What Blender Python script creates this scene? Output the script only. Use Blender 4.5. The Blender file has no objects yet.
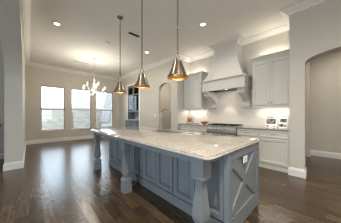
import bpy, bmesh, math, random
from mathutils import Vector, Matrix
random.seed(7)
sc = bpy.context.scene
COL = sc.collection
PI = math.pi

# ------------------------------------------------------------------ camera, world, exposure
cam_data = bpy.data.cameras.new('camera')
cam = bpy.data.objects.new('camera', cam_data)
COL.objects.link(cam)
CAM_Z = 1.26
cam.location = (0, 0, CAM_Z)
cam.rotation_euler = (PI / 2, 0, -math.atan2(.69, .724))
cam_data.sensor_width = 36.0
cam_data.lens = 148.0 / 341.0 * 36.0
cam_data.shift_y = 3.5 / 341.0
cam_data.clip_start = 0.02
cam_data.clip_end = 300
sc.camera = cam

world = bpy.data.worlds.new('sky')
sc.world = world
world.use_nodes = True
bg = world.node_tree.nodes['Background']
bg.inputs['Color'].default_value = (0.72, 0.86, 1.0, 1)
bg.inputs['Strength'].default_value = 3.2

sc.view_settings.view_transform = 'Standard'
sc.view_settings.look = 'None'
sc.view_settings.gamma = 1
sc.view_settings.exposure = 1.08
sc.view_settings.use_curve_mapping = False
sc.cycles.use_denoising = True
sc.cycles.filter_width = 1.1
sc.cycles.max_bounces = 10
sc.cycles.diffuse_bounces = 6
sc.cycles.sample_clamp_indirect = 6
sc.cycles.caustics_reflective = False
sc.cycles.caustics_refractive = False

WARM = (1.0, 0.93, 0.82)
CAN_W = [2, 8.3, 4.5, 4, 8, 36, 9, 13, 9]        # downlight powers, the later ones for unseen added fill lamps
PENDANT_W = .45
UNDER_W = 1.5
TOP_W = 1.35
HOOD_W = 22
CHAND_W = 13.2

def lamp(name, kind, loc, power, color=WARM, size=.1, size_y=None, rot=(0, 0, 0), spread=None):
    l = bpy.data.lights.new(name, kind)
    l.energy = power
    l.color = color
    if kind == 'AREA':
        if size_y:
            l.shape = 'RECTANGLE'; l.size = size; l.size_y = size_y
        else:
            l.shape = 'DISK'; l.size = size
        if spread: l.spread = spread
    else:
        l.shadow_soft_size = size
    o = bpy.data.objects.new(name, l)
    o.location = loc; o.rotation_euler = rot
    COL.objects.link(o)
    return o

def portal(loc, rot, sx, sy):
    o = lamp('daylight_portal', 'AREA', loc, 1, (1, 1, 1), sx, sy, rot)
    o.data.cycles.is_portal = True
    return o

# ------------------------------------------------------------------ materials
def mat(name, col, rough=.5, metal=0, emit=None, estr=0, spec=None, coat=0):
    m = bpy.data.materials.new(name); m.use_nodes = True
    p = m.node_tree.nodes['Principled BSDF']
    p.inputs['Base Color'].default_value = (*col, 1)
    p.inputs['Roughness'].default_value = rough
    p.inputs['Metallic'].default_value = metal
    if spec is not None: p.inputs['Specular IOR Level'].default_value = spec
    if coat: p.inputs['Coat Weight'].default_value = coat
    if emit:
        p.inputs['Emission Color'].default_value = (*emit, 1)
        p.inputs['Emission Strength'].default_value = estr
    return m

def nodes(m):
    return m.node_tree.nodes, m.node_tree.links, m.node_tree.nodes['Principled BSDF']

def mottled(name, a, b, scale=3, rough=.5, bump=0, bscale=200, metal=0):
    m = mat(name, a, rough, metal); N, L, p = nodes(m)
    tc = N.new('ShaderNodeTexCoord'); n = N.new('ShaderNodeTexNoise'); n.inputs['Scale'].default_value = scale
    n.inputs['Detail'].default_value = 4
    L.new(tc.outputs['Object'], n.inputs['Vector'])
    r = N.new('ShaderNodeValToRGB')
    r.color_ramp.elements[0].color = (*a, 1); r.color_ramp.elements[0].position = .35
    r.color_ramp.elements[1].color = (*b, 1); r.color_ramp.elements[1].position = .65
    L.new(n.outputs['Fac'], r.inputs['Fac']); L.new(r.outputs['Color'], p.inputs['Base Color'])
    if bump:
        n2 = N.new('ShaderNodeTexNoise'); n2.inputs['Scale'].default_value = bscale
        L.new(tc.outputs['Object'], n2.inputs['Vector'])
        bp = N.new('ShaderNodeBump'); bp.inputs['Strength'].default_value = bump; bp.inputs['Distance'].default_value = .002
        L.new(n2.outputs['Fac'], bp.inputs['Height']); L.new(bp.outputs['Normal'], p.inputs['Normal'])
    return m

WALL = mottled('wall_paint', (.605, .565, .495), (.62, .58, .51), 2, .75, .08)
CEIL = mottled('ceiling_paint', (.76, .74, .68), (.78, .76, .70), 2, .85, .08)
TRIM = mat('trim_paint', (.81, .785, .74), .38)
CAB = mottled('cabinet_paint', (.66, .63, .575), (.67, .64, .585), 5, .38)
HOODM = mottled('hood_paint', (.64, .60, .54), (.65, .61, .55), 5, .45)
ISL = mottled('island_paint', (.198, .212, .225), (.208, .222, .235), 6, .38)
BRASS = mottled('aged_brass', (.31, .265, .20), (.24, .205, .155), 30, .32, metal=1)
BRONZE = mat('dark_bronze', (.16, .135, .11), .32, 1)
FAUCETM = mat('aged_nickel', (.34, .32, .29), .28, 1)
GOLD = mat('gold_lining', (.66, .36, .15), .4, 1)
NICKEL = mat('brushed_nickel', (.62, .60, .57), .28, 1)
STEEL = mottled('stainless_steel', (.56, .55, .53), (.62, .61, .59), 20, .30, metal=1)
IRON = mat('cast_iron', (.025, .024, .023), .55)
DARKM = mat('dark_metal', (.06, .055, .05), .4, .8)
WHITE = mat('white_plastic', (.80, .79, .76), .4)
PAPER = mat('white_paper', (.85, .84, .82), .5)
SILVER = mat('silvered_metal', (.78, .76, .72), .25, .8)
BULB = mat('lit_bulb', (1, .9, .7), .3, 0, (1.0, .80, .50), 6)
PULLM = mat('satin_pull', (.30, .28, .26), .35, 1)
CBULB = mat('candle_bulb', (1, .95, .85), .3, 0, (1.0, .88, .68), 2)
CANLENS = mat('downlight_lens', (1, .95, .85), .3, 0, (1.0, .95, .86), 8)
LED = mat('lit_led_strip', (1, .95, .85), .4, 0, (1.0, .92, .78), 3)
WFRAME = mat('window_vinyl', (.72, .71, .68), .4)

def glass_mat(name, tint=(1, 1, 1), refl=.06):
    m = bpy.data.materials.new(name); m.use_nodes = True
    N, L = m.node_tree.nodes, m.node_tree.links
    N.clear()
    out = N.new('ShaderNodeOutputMaterial'); mix = N.new('ShaderNodeMixShader')
    t = N.new('ShaderNodeBsdfTransparent'); g = N.new('ShaderNodeBsdfGlossy')
    t.inputs['Color'].default_value = (*tint, 1); g.inputs['Roughness'].default_value = .02
    f = N.new('ShaderNodeFresnel'); f.inputs['IOR'].default_value = 1.45
    L.new(f.outputs['Fac'], mix.inputs['Fac']); L.new(t.outputs[0], mix.inputs[1]); L.new(g.outputs[0], mix.inputs[2])
    L.new(mix.outputs[0], out.inputs['Surface'])
    return m
GLASS = glass_mat('window_glass', (.97, .98, .98))
CGLASS = glass_mat('cabinet_glass', (.80, .88, .87))

def floor_mat():
    m = mat('dark_oak_floor', (.06, .035, .02), .25, spec=.65); N, L, p = nodes(m)
    tc = N.new('ShaderNodeTexCoord')
    mp = N.new('ShaderNodeMapping'); mp.inputs['Rotation'].default_value = (0, 0, PI / 2)
    L.new(tc.outputs['Object'], mp.inputs['Vector'])
    br = N.new('ShaderNodeTexBrick')
    br.offset = .37; br.offset_frequency = 2
    br.inputs['Scale'].default_value = 1; br.inputs['Brick Width'].default_value = 1.3
    br.inputs['Row Height'].default_value = .125; br.inputs['Mortar Size'].default_value = .0025
    br.inputs['Mortar Smooth'].default_value = .3; br.inputs['Bias'].default_value = 0
    br.inputs['Color1'].default_value = (.034, .020, .010, 1); br.inputs['Color2'].default_value = (.090, .056, .026, 1)
    br.inputs['Mortar'].default_value = (.012, .008, .006, 1)
    L.new(mp.outputs['Vector'], br.inputs['Vector'])
    # streaky grain along the boards
    mg = N.new('ShaderNodeMapping'); mg.inputs['Scale'].default_value = (22, 1.6, 1)
    L.new(tc.outputs['Object'], mg.inputs['Vector'])
    ng = N.new('ShaderNodeTexNoise'); ng.inputs['Scale'].default_value = 1.6; ng.inputs['Detail'].default_value = 6; ng.inputs['Roughness'].default_value = .65
    L.new(mg.outputs['Vector'], ng.inputs['Vector'])
    r = N.new('ShaderNodeValToRGB')
    r.color_ramp.elements[0].position = .3; r.color_ramp.elements[0].color = (.55, .52, .5, 1)
    r.color_ramp.elements[1].position = .72; r.color_ramp.elements[1].color = (1.75, 1.7, 1.65, 1)
    L.new(ng.outputs['Fac'], r.inputs['Fac'])
    mx = N.new('ShaderNodeMix'); mx.data_type = 'RGBA'; mx.blend_type = 'MULTIPLY'; mx.inputs['Factor'].default_value = 1
    L.new(br.outputs['Color'], mx.inputs['A']); L.new(r.outputs['Color'], mx.inputs['B'])
    L.new(mx.outputs['Result'], p.inputs['Base Color'])
    rr = N.new('ShaderNodeMapRange'); rr.inputs['To Min'].default_value = .16; rr.inputs['To Max'].default_value = .31
    L.new(ng.outputs['Fac'], rr.inputs['Value']); L.new(rr.outputs['Result'], p.inputs['Roughness'])
    # hand-scraped undulation
    nb = N.new('ShaderNodeTexNoise'); nb.inputs['Scale'].default_value = 1; nb.inputs['Detail'].default_value = 2
    mb = N.new('ShaderNodeMapping'); mb.inputs['Scale'].default_value = (7, 16, 1)
    L.new(tc.outputs['Object'], mb.inputs['Vector']); L.new(mb.outputs['Vector'], nb.inputs['Vector'])
    ad = N.new('ShaderNodeMath'); ad.operation = 'ADD'
    inv = N.new('ShaderNodeMath'); inv.operation = 'MULTIPLY'; inv.inputs[1].default_value = -.6
    L.new(br.outputs['Fac'], inv.inputs[0]); L.new(inv.outputs[0], ad.inputs[0]); L.new(nb.outputs['Fac'], ad.inputs[1])
    bp = N.new('ShaderNodeBump'); bp.inputs['Strength'].default_value = .5; bp.inputs['Distance'].default_value = .008
    L.new(ad.outputs[0], bp.inputs['Height']); L.new(bp.outputs['Normal'], p.inputs['Normal'])
    return m
FLOOR = floor_mat()

def granite_mat(name, base, fleck, dark, tan):
    m = mat(name, base, .05); N, L, p = nodes(m)
    tc = N.new('ShaderNodeTexCoord')
    def noise(scale, detail, lo, hi, c0, c1, prev):
        n = N.new('ShaderNodeTexNoise'); n.inputs['Scale'].default_value = scale; n.inputs['Detail'].default_value = detail
        n.inputs['Roughness'].default_value = .65
        L.new(tc.outputs['Object'], n.inputs['Vector'])
        r = N.new('ShaderNodeMapRange'); r.inputs['From Min'].default_value = lo; r.inputs['From Max'].default_value = hi
        L.new(n.outputs['Fac'], r.inputs['Value'])
        mx = N.new('ShaderNodeMix'); mx.data_type = 'RGBA'
        L.new(r.outputs['Result'], mx.inputs['Factor'])
        if prev is None: mx.inputs['A'].default_value = (*c0, 1)
        else: L.new(prev, mx.inputs['A'])
        mx.inputs['B'].default_value = (*c1, 1)
        return mx.outputs['Result']
    c = noise(9, 3, .45, .62, base, tan, None)
    c = noise(38, 3, .52, .62, None, fleck, c)
    c = noise(75, 2, .59, .68, None, dark, c)
    c = noise(30, 5, .645, .72, None, dark, c)
    L.new(c, p.inputs['Base Color'])
    return m
GRAN = granite_mat('speckled_granite', (.49, .445, .39), (.37, .345, .305), (.14, .128, .118), (.44, .385, .32))
GRAN2 = granite_mat('grey_granite', (.30, .30, .28), (.42, .41, .38), (.12, .12, .115), (.34, .32, .28))

def tile_mat():
    m = mat('subway_tile', (.70, .67, .61), .22); N, L, p = nodes(m)
    tc = N.new('ShaderNodeTexCoord'); mp = N.new('ShaderNodeMapping'); mp.inputs['Rotation'].default_value = (PI / 2, 0, PI / 2)
    sx = N.new('ShaderNodeSeparateXYZ'); cx = N.new('ShaderNodeCombineXYZ')
    L.new(tc.outputs['Object'], sx.inputs[0]); L.new(sx.outputs['Y'], cx.inputs['X']); L.new(sx.outputs['Z'], cx.inputs['Y'])
    br = N.new('ShaderNodeTexBrick'); br.inputs['Scale'].default_value = 1
    br.inputs['Brick Width'].default_value = .152; br.inputs['Row Height'].default_value = .076; br.inputs['Mortar Size'].default_value = .0018
    br.inputs['Color1'].default_value = (.72, .69, .63, 1); br.inputs['Color2'].default_value = (.69, .66, .60, 1); br.inputs['Mortar'].default_value = (.58, .55, .50, 1)
    L.new(cx.outputs[0], br.inputs['Vector']); L.new(br.outputs['Color'], p.inputs['Base Color'])
    bp = N.new('ShaderNodeBump'); bp.invert = True; bp.inputs['Strength'].default_value = .3; bp.inputs['Distance'].default_value = .002
    L.new(br.outputs['Fac'], bp.inputs['Height']); L.new(bp.outputs['Normal'], p.inputs['Normal'])
    return m
TILE = tile_mat()

def brick_mat(name, c1, c2, mo, w, h):
    m = mat(name, c1, .9); N, L, p = nodes(m)
    tc = N.new('ShaderNodeTexCoord'); sx = N.new('ShaderNodeSeparateXYZ'); cx = N.new('ShaderNodeCombineXYZ')
    ad = N.new('ShaderNodeMath'); ad.operation = 'ADD'
    L.new(tc.outputs['Object'], sx.inputs[0]); L.new(sx.outputs['X'], ad.inputs[0]); L.new(sx.outputs['Y'], ad.inputs[1])
    L.new(ad.outputs[0], cx.inputs['X']); L.new(sx.outputs['Z'], cx.inputs['Y'])
    br = N.new('ShaderNodeTexBrick'); br.inputs['Scale'].default_value = 1
    br.inputs['Brick Width'].default_value = w; br.inputs['Row Height'].default_value = h; br.inputs['Mortar Size'].default_value = .015
    br.inputs['Color1'].default_value = (*c1, 1); br.inputs['Color2'].default_value = (*c2, 1); br.inputs['Mortar'].default_value = (*mo, 1)
    L.new(cx.outputs[0], br.inputs['Vector']); L.new(br.outputs['Color'], p.inputs['Base Color'])
    return m

def photo_mat(name, cols, scale=14):
    m = mat(name, cols[0], .35); N, L, p = nodes(m)
    tc = N.new('ShaderNodeTexCoord'); n = N.new('ShaderNodeTexNoise'); n.inputs['Scale'].default_value = scale; n.inputs['Detail'].default_value = 3
    L.new(tc.outputs['Object'], n.inputs['Vector'])
    r = N.new('ShaderNodeValToRGB'); e = r.color_ramp.elements
    e[0].position = .35; e[0].color = (*cols[0], 1); e[1].position = .65; e[1].color = (*cols[-1], 1)
    for i, c in enumerate(cols[1:-1]):
        x = e.new(.35 + .3 * (i + 1) / (len(cols) - 1)); x.color = (*c, 1)
    L.new(n.outputs['Fac'], r.inputs['Fac']); L.new(r.outputs['Color'], p.inputs['Base Color'])
    return m

# ------------------------------------------------------------------ mesh helpers
def box(bm, x0, x1, y0, y1, z0, z1, bev=0):
    vs = [bm.verts.new(p) for p in ((x0, y0, z0), (x1, y0, z0), (x1, y1, z0), (x0, y1, z0), (x0, y0, z1), (x1, y0, z1), (x1, y1, z1), (x0, y1, z1))]
    fs = [bm.faces.new([vs[i] for i in q]) for q in ((3, 2, 1, 0), (4, 5, 6, 7), (0, 1, 5, 4), (1, 2, 6, 5), (2, 3, 7, 6), (3, 0, 4, 7))]
    if bev:
        es = list({e for f in fs for e in f.edges})
        bmesh.ops.bevel(bm, geom=es, offset=bev, segments=2, affect='EDGES', profile=.6)
    return bm

def B(*args, bev=0):
    bm = bmesh.new(); box(bm, *args, bev=bev); return bm

def prism(bm, pts, frm, d0, d1):
    """outline pts (u,v) extruded d0..d1; frm(u,v,d) -> xyz"""
    a = [bm.verts.new(frm(u, v, d0)) for u, v in pts]; b = [bm.verts.new(frm(u, v, d1)) for u, v in pts]
    bm.faces.new(a); bm.faces.new(b[::-1])
    n = len(pts)
    for i in range(n):
        bm.faces.new((a[i], b[i], b[(i + 1) % n], a[(i + 1) % n]))
    return bm
YZ = lambda u, v, d: (d, u, v)
XZ = lambda u, v, d: (u, d, v)
XY = lambda u, v, d: (u, v, d)

def lathe(bm, prof, cx=0, cy=0, n=24, cap=True):
    rings = []
    for r, z in prof:
        if r < 1e-5: rings.append([bm.verts.new((cx, cy, z))])
        else: rings.append([bm.verts.new((cx + r * math.cos(2 * PI * i / n), cy + r * math.sin(2 * PI * i / n), z)) for i in range(n)])
    for a, b in zip(rings, rings[1:]):
        for i in range(n):
            j = (i + 1) % n
            if len(a) == 1 and len(b) == 1: continue
            if len(a) == 1: bm.faces.new((a[0], b[j], b[i]))
            elif len(b) == 1: bm.faces.new((a[i], a[j], b[0]))
            else: bm.faces.new((a[i], a[j], b[j], b[i]))
    if cap:
        for r in (rings[0], rings[-1]):
            if len(r) > 2: bm.faces.new(r)
    return bm

def tube(bm, pts, r, n=8, closed=False):
    pts = [Vector(p) for p in pts]; m = len(pts); rings = []
    up = Vector((0, 0, 1)); prev = None
    for i, p in enumerate(pts):
        a = pts[(i - 1) % m] if (closed or i > 0) else p
        b = pts[(i + 1) % m] if (closed or i < m - 1) else p
        t = (b - a).normalized()
        if prev is None:
            s = t.cross(up)
            if s.length < 1e-3: s = t.cross(Vector((1, 0, 0)))
        else: s = prev - t * prev.dot(t)
        s.normalize(); prev = s; w = t.cross(s)
        rr = r[i] if isinstance(r, (list, tuple)) else r
        rings.append([bm.verts.new(p + (s * math.cos(2 * PI * k / n) + w * math.sin(2 * PI * k / n)) * rr) for k in range(n)])
    for i in range(m if closed else m - 1):
        a, b = rings[i], rings[(i + 1) % m]
        for k in range(n):
            bm.faces.new((a[k], a[(k + 1) % n], b[(k + 1) % n], b[k]))
    if not closed:
        bm.faces.new(rings[0][::-1]); bm.faces.new(rings[-1])
    return bm

def sweep(bm, path, prof, closed=False):
    """profile (offset to the right of the path, z) swept along a horizontal polyline with mitred corners"""
    P = [Vector((x, y)) for x, y in path]; m = len(P); rings = []
    def nr(a, b):
        d = (b - a).normalized(); return Vector((d.y, -d.x))
    for i, p in enumerate(P):
        n1 = nr(P[i - 1], p) if (i > 0 or closed) else None
        n2 = nr(p, P[(i + 1) % m]) if (i < m - 1 or closed) else None
        if n1 is None: k = n2
        elif n2 is None: k = n1
        else: k = (n1 + n2) / (1 + n1.dot(n2))
        rings.append([bm.verts.new((p.x + k.x * o, p.y + k.y * o, z)) for o, z in prof])
    q = len(prof)
    for i in range(m if closed else m - 1):
        a, b = rings[i], rings[(i + 1) % m]
        for k in range(q):
            bm.faces.new((a[k], a[(k + 1) % q], b[(k + 1) % q], b[k]))
    if not closed:
        bm.faces.new(rings[0]); bm.faces.new(rings[-1][::-1])
    return bm

def panel(bm, o, u, v, n, w, h, rings):
    """rectangular panel of nested rings (inset, height along n), origin o"""
    o, u, v, n = map(Vector, (o, u, v, n)); R = []
    for ins, d in rings:
        R.append([bm.verts.new(o + u * a + v * b + n * d) for a, b in ((ins, ins), (w - ins, ins), (w - ins, h - ins), (ins, h - ins))])
    for a, b in zip(R, R[1:]):
        for k in range(4): bm.faces.new((a[k], a[(k + 1) % 4], b[(k + 1) % 4], b[k]))
    bm.faces.new(R[-1]); bm.faces.new(R[0][::-1])
    return bm

def square_loft(bm, prof, cx, cy):
    R = [[bm.verts.new((cx + a * h, cy + b * h, z)) for a, b in ((-1, -1), (1, -1), (1, 1), (-1, 1))] for z, h in prof]
    for a, b in zip(R, R[1:]):
        for k in range(4): bm.faces.new((a[k], a[(k + 1) % 4], b[(k + 1) % 4], b[k]))
    bm.faces.new(R[0][::-1]); bm.faces.new(R[-1])
    return bm

def world_off(o):
    v = Vector((0, 0, 0))
    while o is not None:
        v += o.location; o = o.parent
    return v

def obj(name, bm, m, parent=None, smooth=None, **tags):
    bmesh.ops.recalc_face_normals(bm, faces=bm.faces[:])
    if parent is not None: bmesh.ops.translate(bm, verts=bm.verts[:], vec=-world_off(parent))
    me = bpy.data.meshes.new(name); bm.to_mesh(me); bm.free()
    if smooth:
        for p in me.polygons: p.use_smooth = True
        me.set_sharp_from_angle(angle=math.radians(smooth))
    for mm in (m if isinstance(m, (list, tuple)) else [m]): me.materials.append(mm)
    o = bpy.data.objects.new(name, me); COL.objects.link(o)
    if parent is not None: o.parent = parent
    for k, val in tags.items(): o[k] = val
    return o

def thing(name, label, cat, loc=(0, 0, 0), group=None, kind=None):
    o = bpy.data.objects.new(name, None); o.empty_display_size = .1; COL.objects.link(o)
    o.location = loc; o['label'] = label; o['category'] = cat
    if group: o['group'] = group
    if kind: o['kind'] = kind
    return o

def struct(name, bm, m, parent=None, smooth=None):
    o = obj(name, bm, m, parent, smooth)
    if parent is None: o['kind'] = 'structure'
    return o

def children_of(o): return [c for c in COL.objects if c.parent is o]
def dup(root, loc, label, group=None, parent=None):
    r = root.copy(); COL.objects.link(r)
    if parent is None:
        r.location = loc; r['label'] = label
        if group: r['group'] = group
    else: r.parent = parent
    for c in children_of(root): dup(c, None, None, None, r)
    return r

# ------------------------------------------------------------------ dimensions
XL, XLO = -.12, -.41          # left wall, room side and far side
XR = 3.97                     # proud walls on the range side
XW = 4.68                     # range wall
YW = 8.75                     # window wall
YA, YB = .53, 3.80            # range alcove
YJ = .29                      # jamb of the arch on the right
H = 3.48
BACK = -4.5

# ------------------------------------------------------------------ setting
struct('floor', B(-4.2, 8.0, BACK - .2, YW + .2, -.1, 0), FLOOR)
struct('ceiling', B(-4.4, 8.2, BACK - .3, YW + .3, H, H + .2), CEIL)

def ellipse(y0, y1, zs, rise, n=28):
    c, a = (y0 + y1) / 2, (y1 - y0) / 2
    return [(c - a * math.cos(PI * i / n), zs + rise * math.sin(PI * i / n)) for i in range(n + 1)]

# left wall with the wide elliptical arch
pts = [(BACK, 0), (-.5, 0)] + ellipse(-.5, 5.0, 2.10, 1.13, 44) + [(5.0, 0), (YW, 0), (YW, H), (BACK, H)]
struct('wall_left', prism(bmesh.new(), pts, YZ, XLO, XL), WALL, smooth=25)
# wall between kitchen and breakfast room with the small arch and the hutch opening
HY0, HY1, HZ = 6.44, 7.62, 2.84
pts = [(YB, 0), (4.14, 0)] + ellipse(4.14, 4.90, 2.30, .26) + [(4.90, 0), (HY0, 0), (HY0, HZ), (HY1, HZ), (HY1, 0), (YW, 0), (YW, H), (YB, H)]
struct('wall_right', prism(bmesh.new(), pts, YZ, XR, XR + .14), WALL, smooth=25)
# range alcove
bm = B(XW, XW + .14, YA - .001, YB + .14, 0, H); box(bm, XR + .14, XW, YB, YB + .14, 0, H)
struct('wall_range', bm, WALL)
# wall with the arch to the hall, and the hall
pts = [(YA, 0), (YA, H), (BACK, H), (BACK, 0), (-.91, 0)] + ellipse(-.91, YJ, 2.288, .18) + [(YJ, 0)]
struct('wall_arch', prism(bmesh.new(), pts, YZ, XR, XR + .24), WALL, smooth=25)
bm = B(XR + .24, 6.1, .46, YA - .002, 0, H); box(bm, 6.4, 6.54, BACK, YA, 0, H); box(bm, 6.1, 6.4, .335, YA, 0, H)
struct('wall_hall', bm, WALL)
# pantry behind the small arch
bm = B(5.5, 5.6, YB + .14, 5.8, 0, H); box(bm, XR + .14, 5.5, 5.7, 5.8, 0, H); box(bm, XW + .14, 5.5, YB + .04, YB + .14, 0, H)
struct('wall_pantry', bm, WALL)
# window wall
WX = [(.367, 1.25), (1.517, 2.41), (2.66, 3.60)]
WZ0, WZ1, WZM = .545, 2.59, 1.53
bm = bmesh.new()
xs = [XLO] + [v for w in WX for v in w] + [XR + .14]
for i in range(0, len(xs), 2): box(bm, xs[i], xs[i + 1], YW, YW + .2, 0, H)
for a, b in WX:
    box(bm, a, b, YW, YW + .2, 0, WZ0); box(bm, a, b, YW, YW + .2, WZ1, H)
struct('wall_window', bm, WALL)
# unseen back and left-room walls, their openings sized to let in fill daylight
bm = bmesh.new()
OPB = [(.8, 1.9)]
xs = [-4.2, .8, 1.9, 6.54]
for i in range(0, 4, 2): box(bm, xs[i], xs[i + 1], BACK - .2, BACK, 0, H)
for a, b in OPB:
    box(bm, a, b, BACK - .2, BACK, 2.4, H); box(bm, a, b, BACK - .2, BACK, 0, .5)
struct('wall_back', bm, WALL)
bm = B(-4.2, XLO, 6.4, 6.54, 0, H); box(bm, -4.4, -4.2, BACK - .2, -3.0, 0, H); box(bm, -4.4, -4.2, 1.5, 6.54, 0, H); box(bm, -4.4, -4.2, -3.0, 1.5, 2.9, H); box(bm, -4.4, -4.2, -3.0, 1.5, 0, .1)  # wide out-of-view opening, shaped to light the island front
struct('wall_parlor', bm, WALL)
for a, b in OPB: portal(((a + b) / 2, BACK - .1, 1.45), (PI / 2, 0, PI), b - a, 1.9)
portal((-4.3, -.75, 1.5), (PI / 2, 0, -PI / 2), 4.5, 2.8)

# crown mouldings
CROWN = [(0, H), (.14, H), (.14, H - .02), (.118, H - .032), (.06, H - .082), (.032, H - .098), (.024, H - .12), (0, H - .12)]
struct('trim_1', sweep(bmesh.new(), [(XL, BACK), (XL, YW), (XR, YW), (XR, YB), (XW, YB), (XW, YA), (XR, YA), (XR, BACK)], CROWN), TRIM)
# baseboards
BASE = [(0, 0), (.02, 0), (.02, .125), (.013, .14), (.013, .155), (.006, .17), (0, .17)]
struct('baseboard_left', sweep(bmesh.new(), [(-4.2, 6.4), (XLO, 6.4), (XLO, 5.0), (XL, 5.0), (XL, YW), (XR, YW), (XR, HY1 + .02)], BASE), TRIM)
struct('baseboard_right', sweep(bmesh.new(), [(XR, HY0 - .02), (XR, 4.9), (XR + .14, 4.9)], BASE), TRIM)
struct('baseboard_range', sweep(bmesh.new(), [(XR + .14, 4.14), (XR, 4.14), (XR, YB), (XR + .05, YB)], BASE), TRIM)
struct('baseboard_hall', sweep(bmesh.new(), [(XR + .03, YA), (XR, YA), (XR, YJ), (XR + .24, YJ)], BASE), TRIM)
struct('baseboard_back', sweep(bmesh.new(), [(6.1, .335), (6.4, .335), (6.4, BACK)], BASE), TRIM)
# white corner casing beside the hutch
bm = B(XR - .02, XR, HY1, HY1 + .1, 0, HZ + .1); box(bm, XR - .02, XR, HY0 - .1, HY0, .17, HZ + .1); box(bm, XR - .02, XR, HY0, HY1, HZ, HZ + .1)
struct('trim_2', bm, TRIM)

# windows
for i, (a, b) in enumerate(WX):
    r = bpy.data.objects.new('window_%d' % (i + 1), None); COL.objects.link(r); r['kind'] = 'structure'
    r.location = ((a + b) / 2, YW + .1, WZ0)
    bm = bmesh.new(); f = .035
    for z0, z1 in ((WZ0, WZ0 + .05), (WZ1 - f, WZ1), (WZM - .03, WZM + .03)): box(bm, a, b, YW + .09, YW + .15, z0, z1)
    for x0, x1 in ((a, a + f), (b - f, b)): box(bm, x0, x1, YW + .09, YW + .15, WZ0, WZ1)
    struct('window_frame', bm, WFRAME, r)
    struct('upper_pane', B(a + f, b - f, YW + .118, YW + .122, WZM + .03, WZ1 - f), GLASS, r)
    struct('lower_pane', B(a + f, b - f, YW + .108, YW + .112, WZ0 + .05, WZM - .03), GLASS, r)
    struct('window_sill', B(a - .02, b + .02, YW - .03, YW + .09, WZ0 - .022, WZ0 + .004, bev=.006), TRIM, r)
    portal(((a + b) / 2, YW + .19, (WZ0 + WZ1) / 2), (-PI / 2, 0, 0), b - a, WZ1 - WZ0)

# backsplash tiles
struct('wall_tile', B(XW - .012, XW - .002, YA + .002, YB - .002, .94, 2.2), TILE)

# ------------------------------------------------------------------ outside
struct('ground', B(-60, 60, YW + .2, 90, -.35, -.3), mottled('dry_lawn', (.26, .24, .19), (.36, .34, .28), 1.5, .95))
STONE = brick_mat('limestone_blocks', (.27, .235, .185), (.37, .345, .295), (.34, .315, .27), .42, .16)
bm = B(-6, 14, 14.0, 14.3, -.3, 1.72); box(bm, -6, 14, 13.96, 14.34, 1.72, 1.80)
obj('garden_wall', bm, STONE, label='pale limestone block wall outside the windows', category='garden wall')
ROOFM = brick_mat('grey_shingles', (.20, .19, .175), (.22, .21, .195), (.185, .178, .165), .4, .2)
STUCCO = mottled('pale_stucco', (.25, .24, .22), (.28, .27, .25), 1, .9)
def house(x0, x1, y0, y1, ze, zr, label):
    t = thing('neighbor_house', label, 'house', ((x0 + x1) / 2, (y0 + y1) / 2, -.3))
    obj('walls', B(x0, x1, y0, y1, -.3, ze), STUCCO, t)
    c = (y0 + y1) / 2; w = (x1 - x0) * .3
    bm = bmesh.new()
    e = [bm.verts.new(p) for p in ((x0 - .4, y0 - .4, ze), (x1 + .4, y0 - .4, ze), (x1 + .4, y1 + .4, ze), (x0 - .4, y1 + .4, ze))]
    r = [bm.verts.new(p) for p in ((x0 + w, c, zr), (x1 - w, c, zr))]
    bm.faces.new((e[0], e[1], r[1], r[0])); bm.faces.new((e[1], e[2], r[1])); bm.faces.new((e[2], e[3], r[0], r[1])); bm.faces.new((e[3], e[0], r[0])); bm.faces.new(e[::-1])
    rf = obj('roof', bm, ROOFM, t)
    obj('window', B(x0 + .8, x0 + 2.0, y0 - .03, y0 - .001, 1.0, 2.2), mat('dark_pane', (.12, .14, .16), .1), t)
house(4.6, 8.9, 24, 29, 2.2, 4.0, 'distant house with grey hipped roof seen through the middle window')
# gabled house right outside the last window
t = thing('gabled_house', 'pale steep-roofed house close outside the window beside the pendants', 'house', (5.75, 12.4, -.3))
bm = prism(bmesh.new(), [(4.40, -.3), (4.48, .8), (5.75, 6.7), (7.02, .8), (7.10, -.3)], XZ, 11.6, 13.2)
obj('walls', bm, mottled('blue_grey_siding', (.32, .315, .30), (.34, .335, .32), 2, .9), t)
bm = prism(bmesh.new(), [(4.36, .7), (5.75, 7.0), (7.14, .7), (7.03, .7), (5.75, 6.72), (4.47, .7)], XZ, 11.5, 13.4)
obj('roof', bm, ROOFM, t)
# small tree by the wall
t = thing('young_tree', 'thin dark young tree outside the first window', 'tree', (2.25, 12.6, -.3))
bm = tube(bmesh.new(), [(2.25, 12.6, -.3), (2.27, 12.6, .6), (2.24, 12.6, 1.5)], [.04, .03, .012], 6)
obj('trunk', bm, mat('tree_bark', (.09, .07, .05), .9), t)
bm = bmesh.new()
for i in range(70):
    c = Vector((2.25 + random.gauss(0, .09), 12.6 + random.gauss(0, .09), random.uniform(.2, 1.5)))
    q = Matrix.Rotation(random.uniform(0, 6), 3, Vector((random.random(), random.random(), random.random() + .1)).normalized())
    bm.faces.new([bm.verts.new(c + q @ Vector(p)) for p in ((-.05, 0, 0), (0, .025, .01), (.05, 0, 0), (0, -.025, .01))])
obj('foliage', bm, mat('dull_leaves', (.14, .16, .09), .8), t)

# ------------------------------------------------------------------ kitchen island
IX0, IX1, IY0, IY1 = 1.493, 2.39, .685, 3.80
ZB = .88
isl = thing('kitchen_island', 'blue-grey panelled kitchen island with turned legs in the room centre', 'island', (1.9, 2.2, 0))
bm = B(IX0, IX1, IY0, IY1, 0, ZB); 
obj('cabinet_body', bm, ISL, isl)
bm = B(IX0 - .035, IX0, IY0, IY1, 0, .13, bev=.004)
obj('baseboard', bm, ISL, isl)
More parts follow.
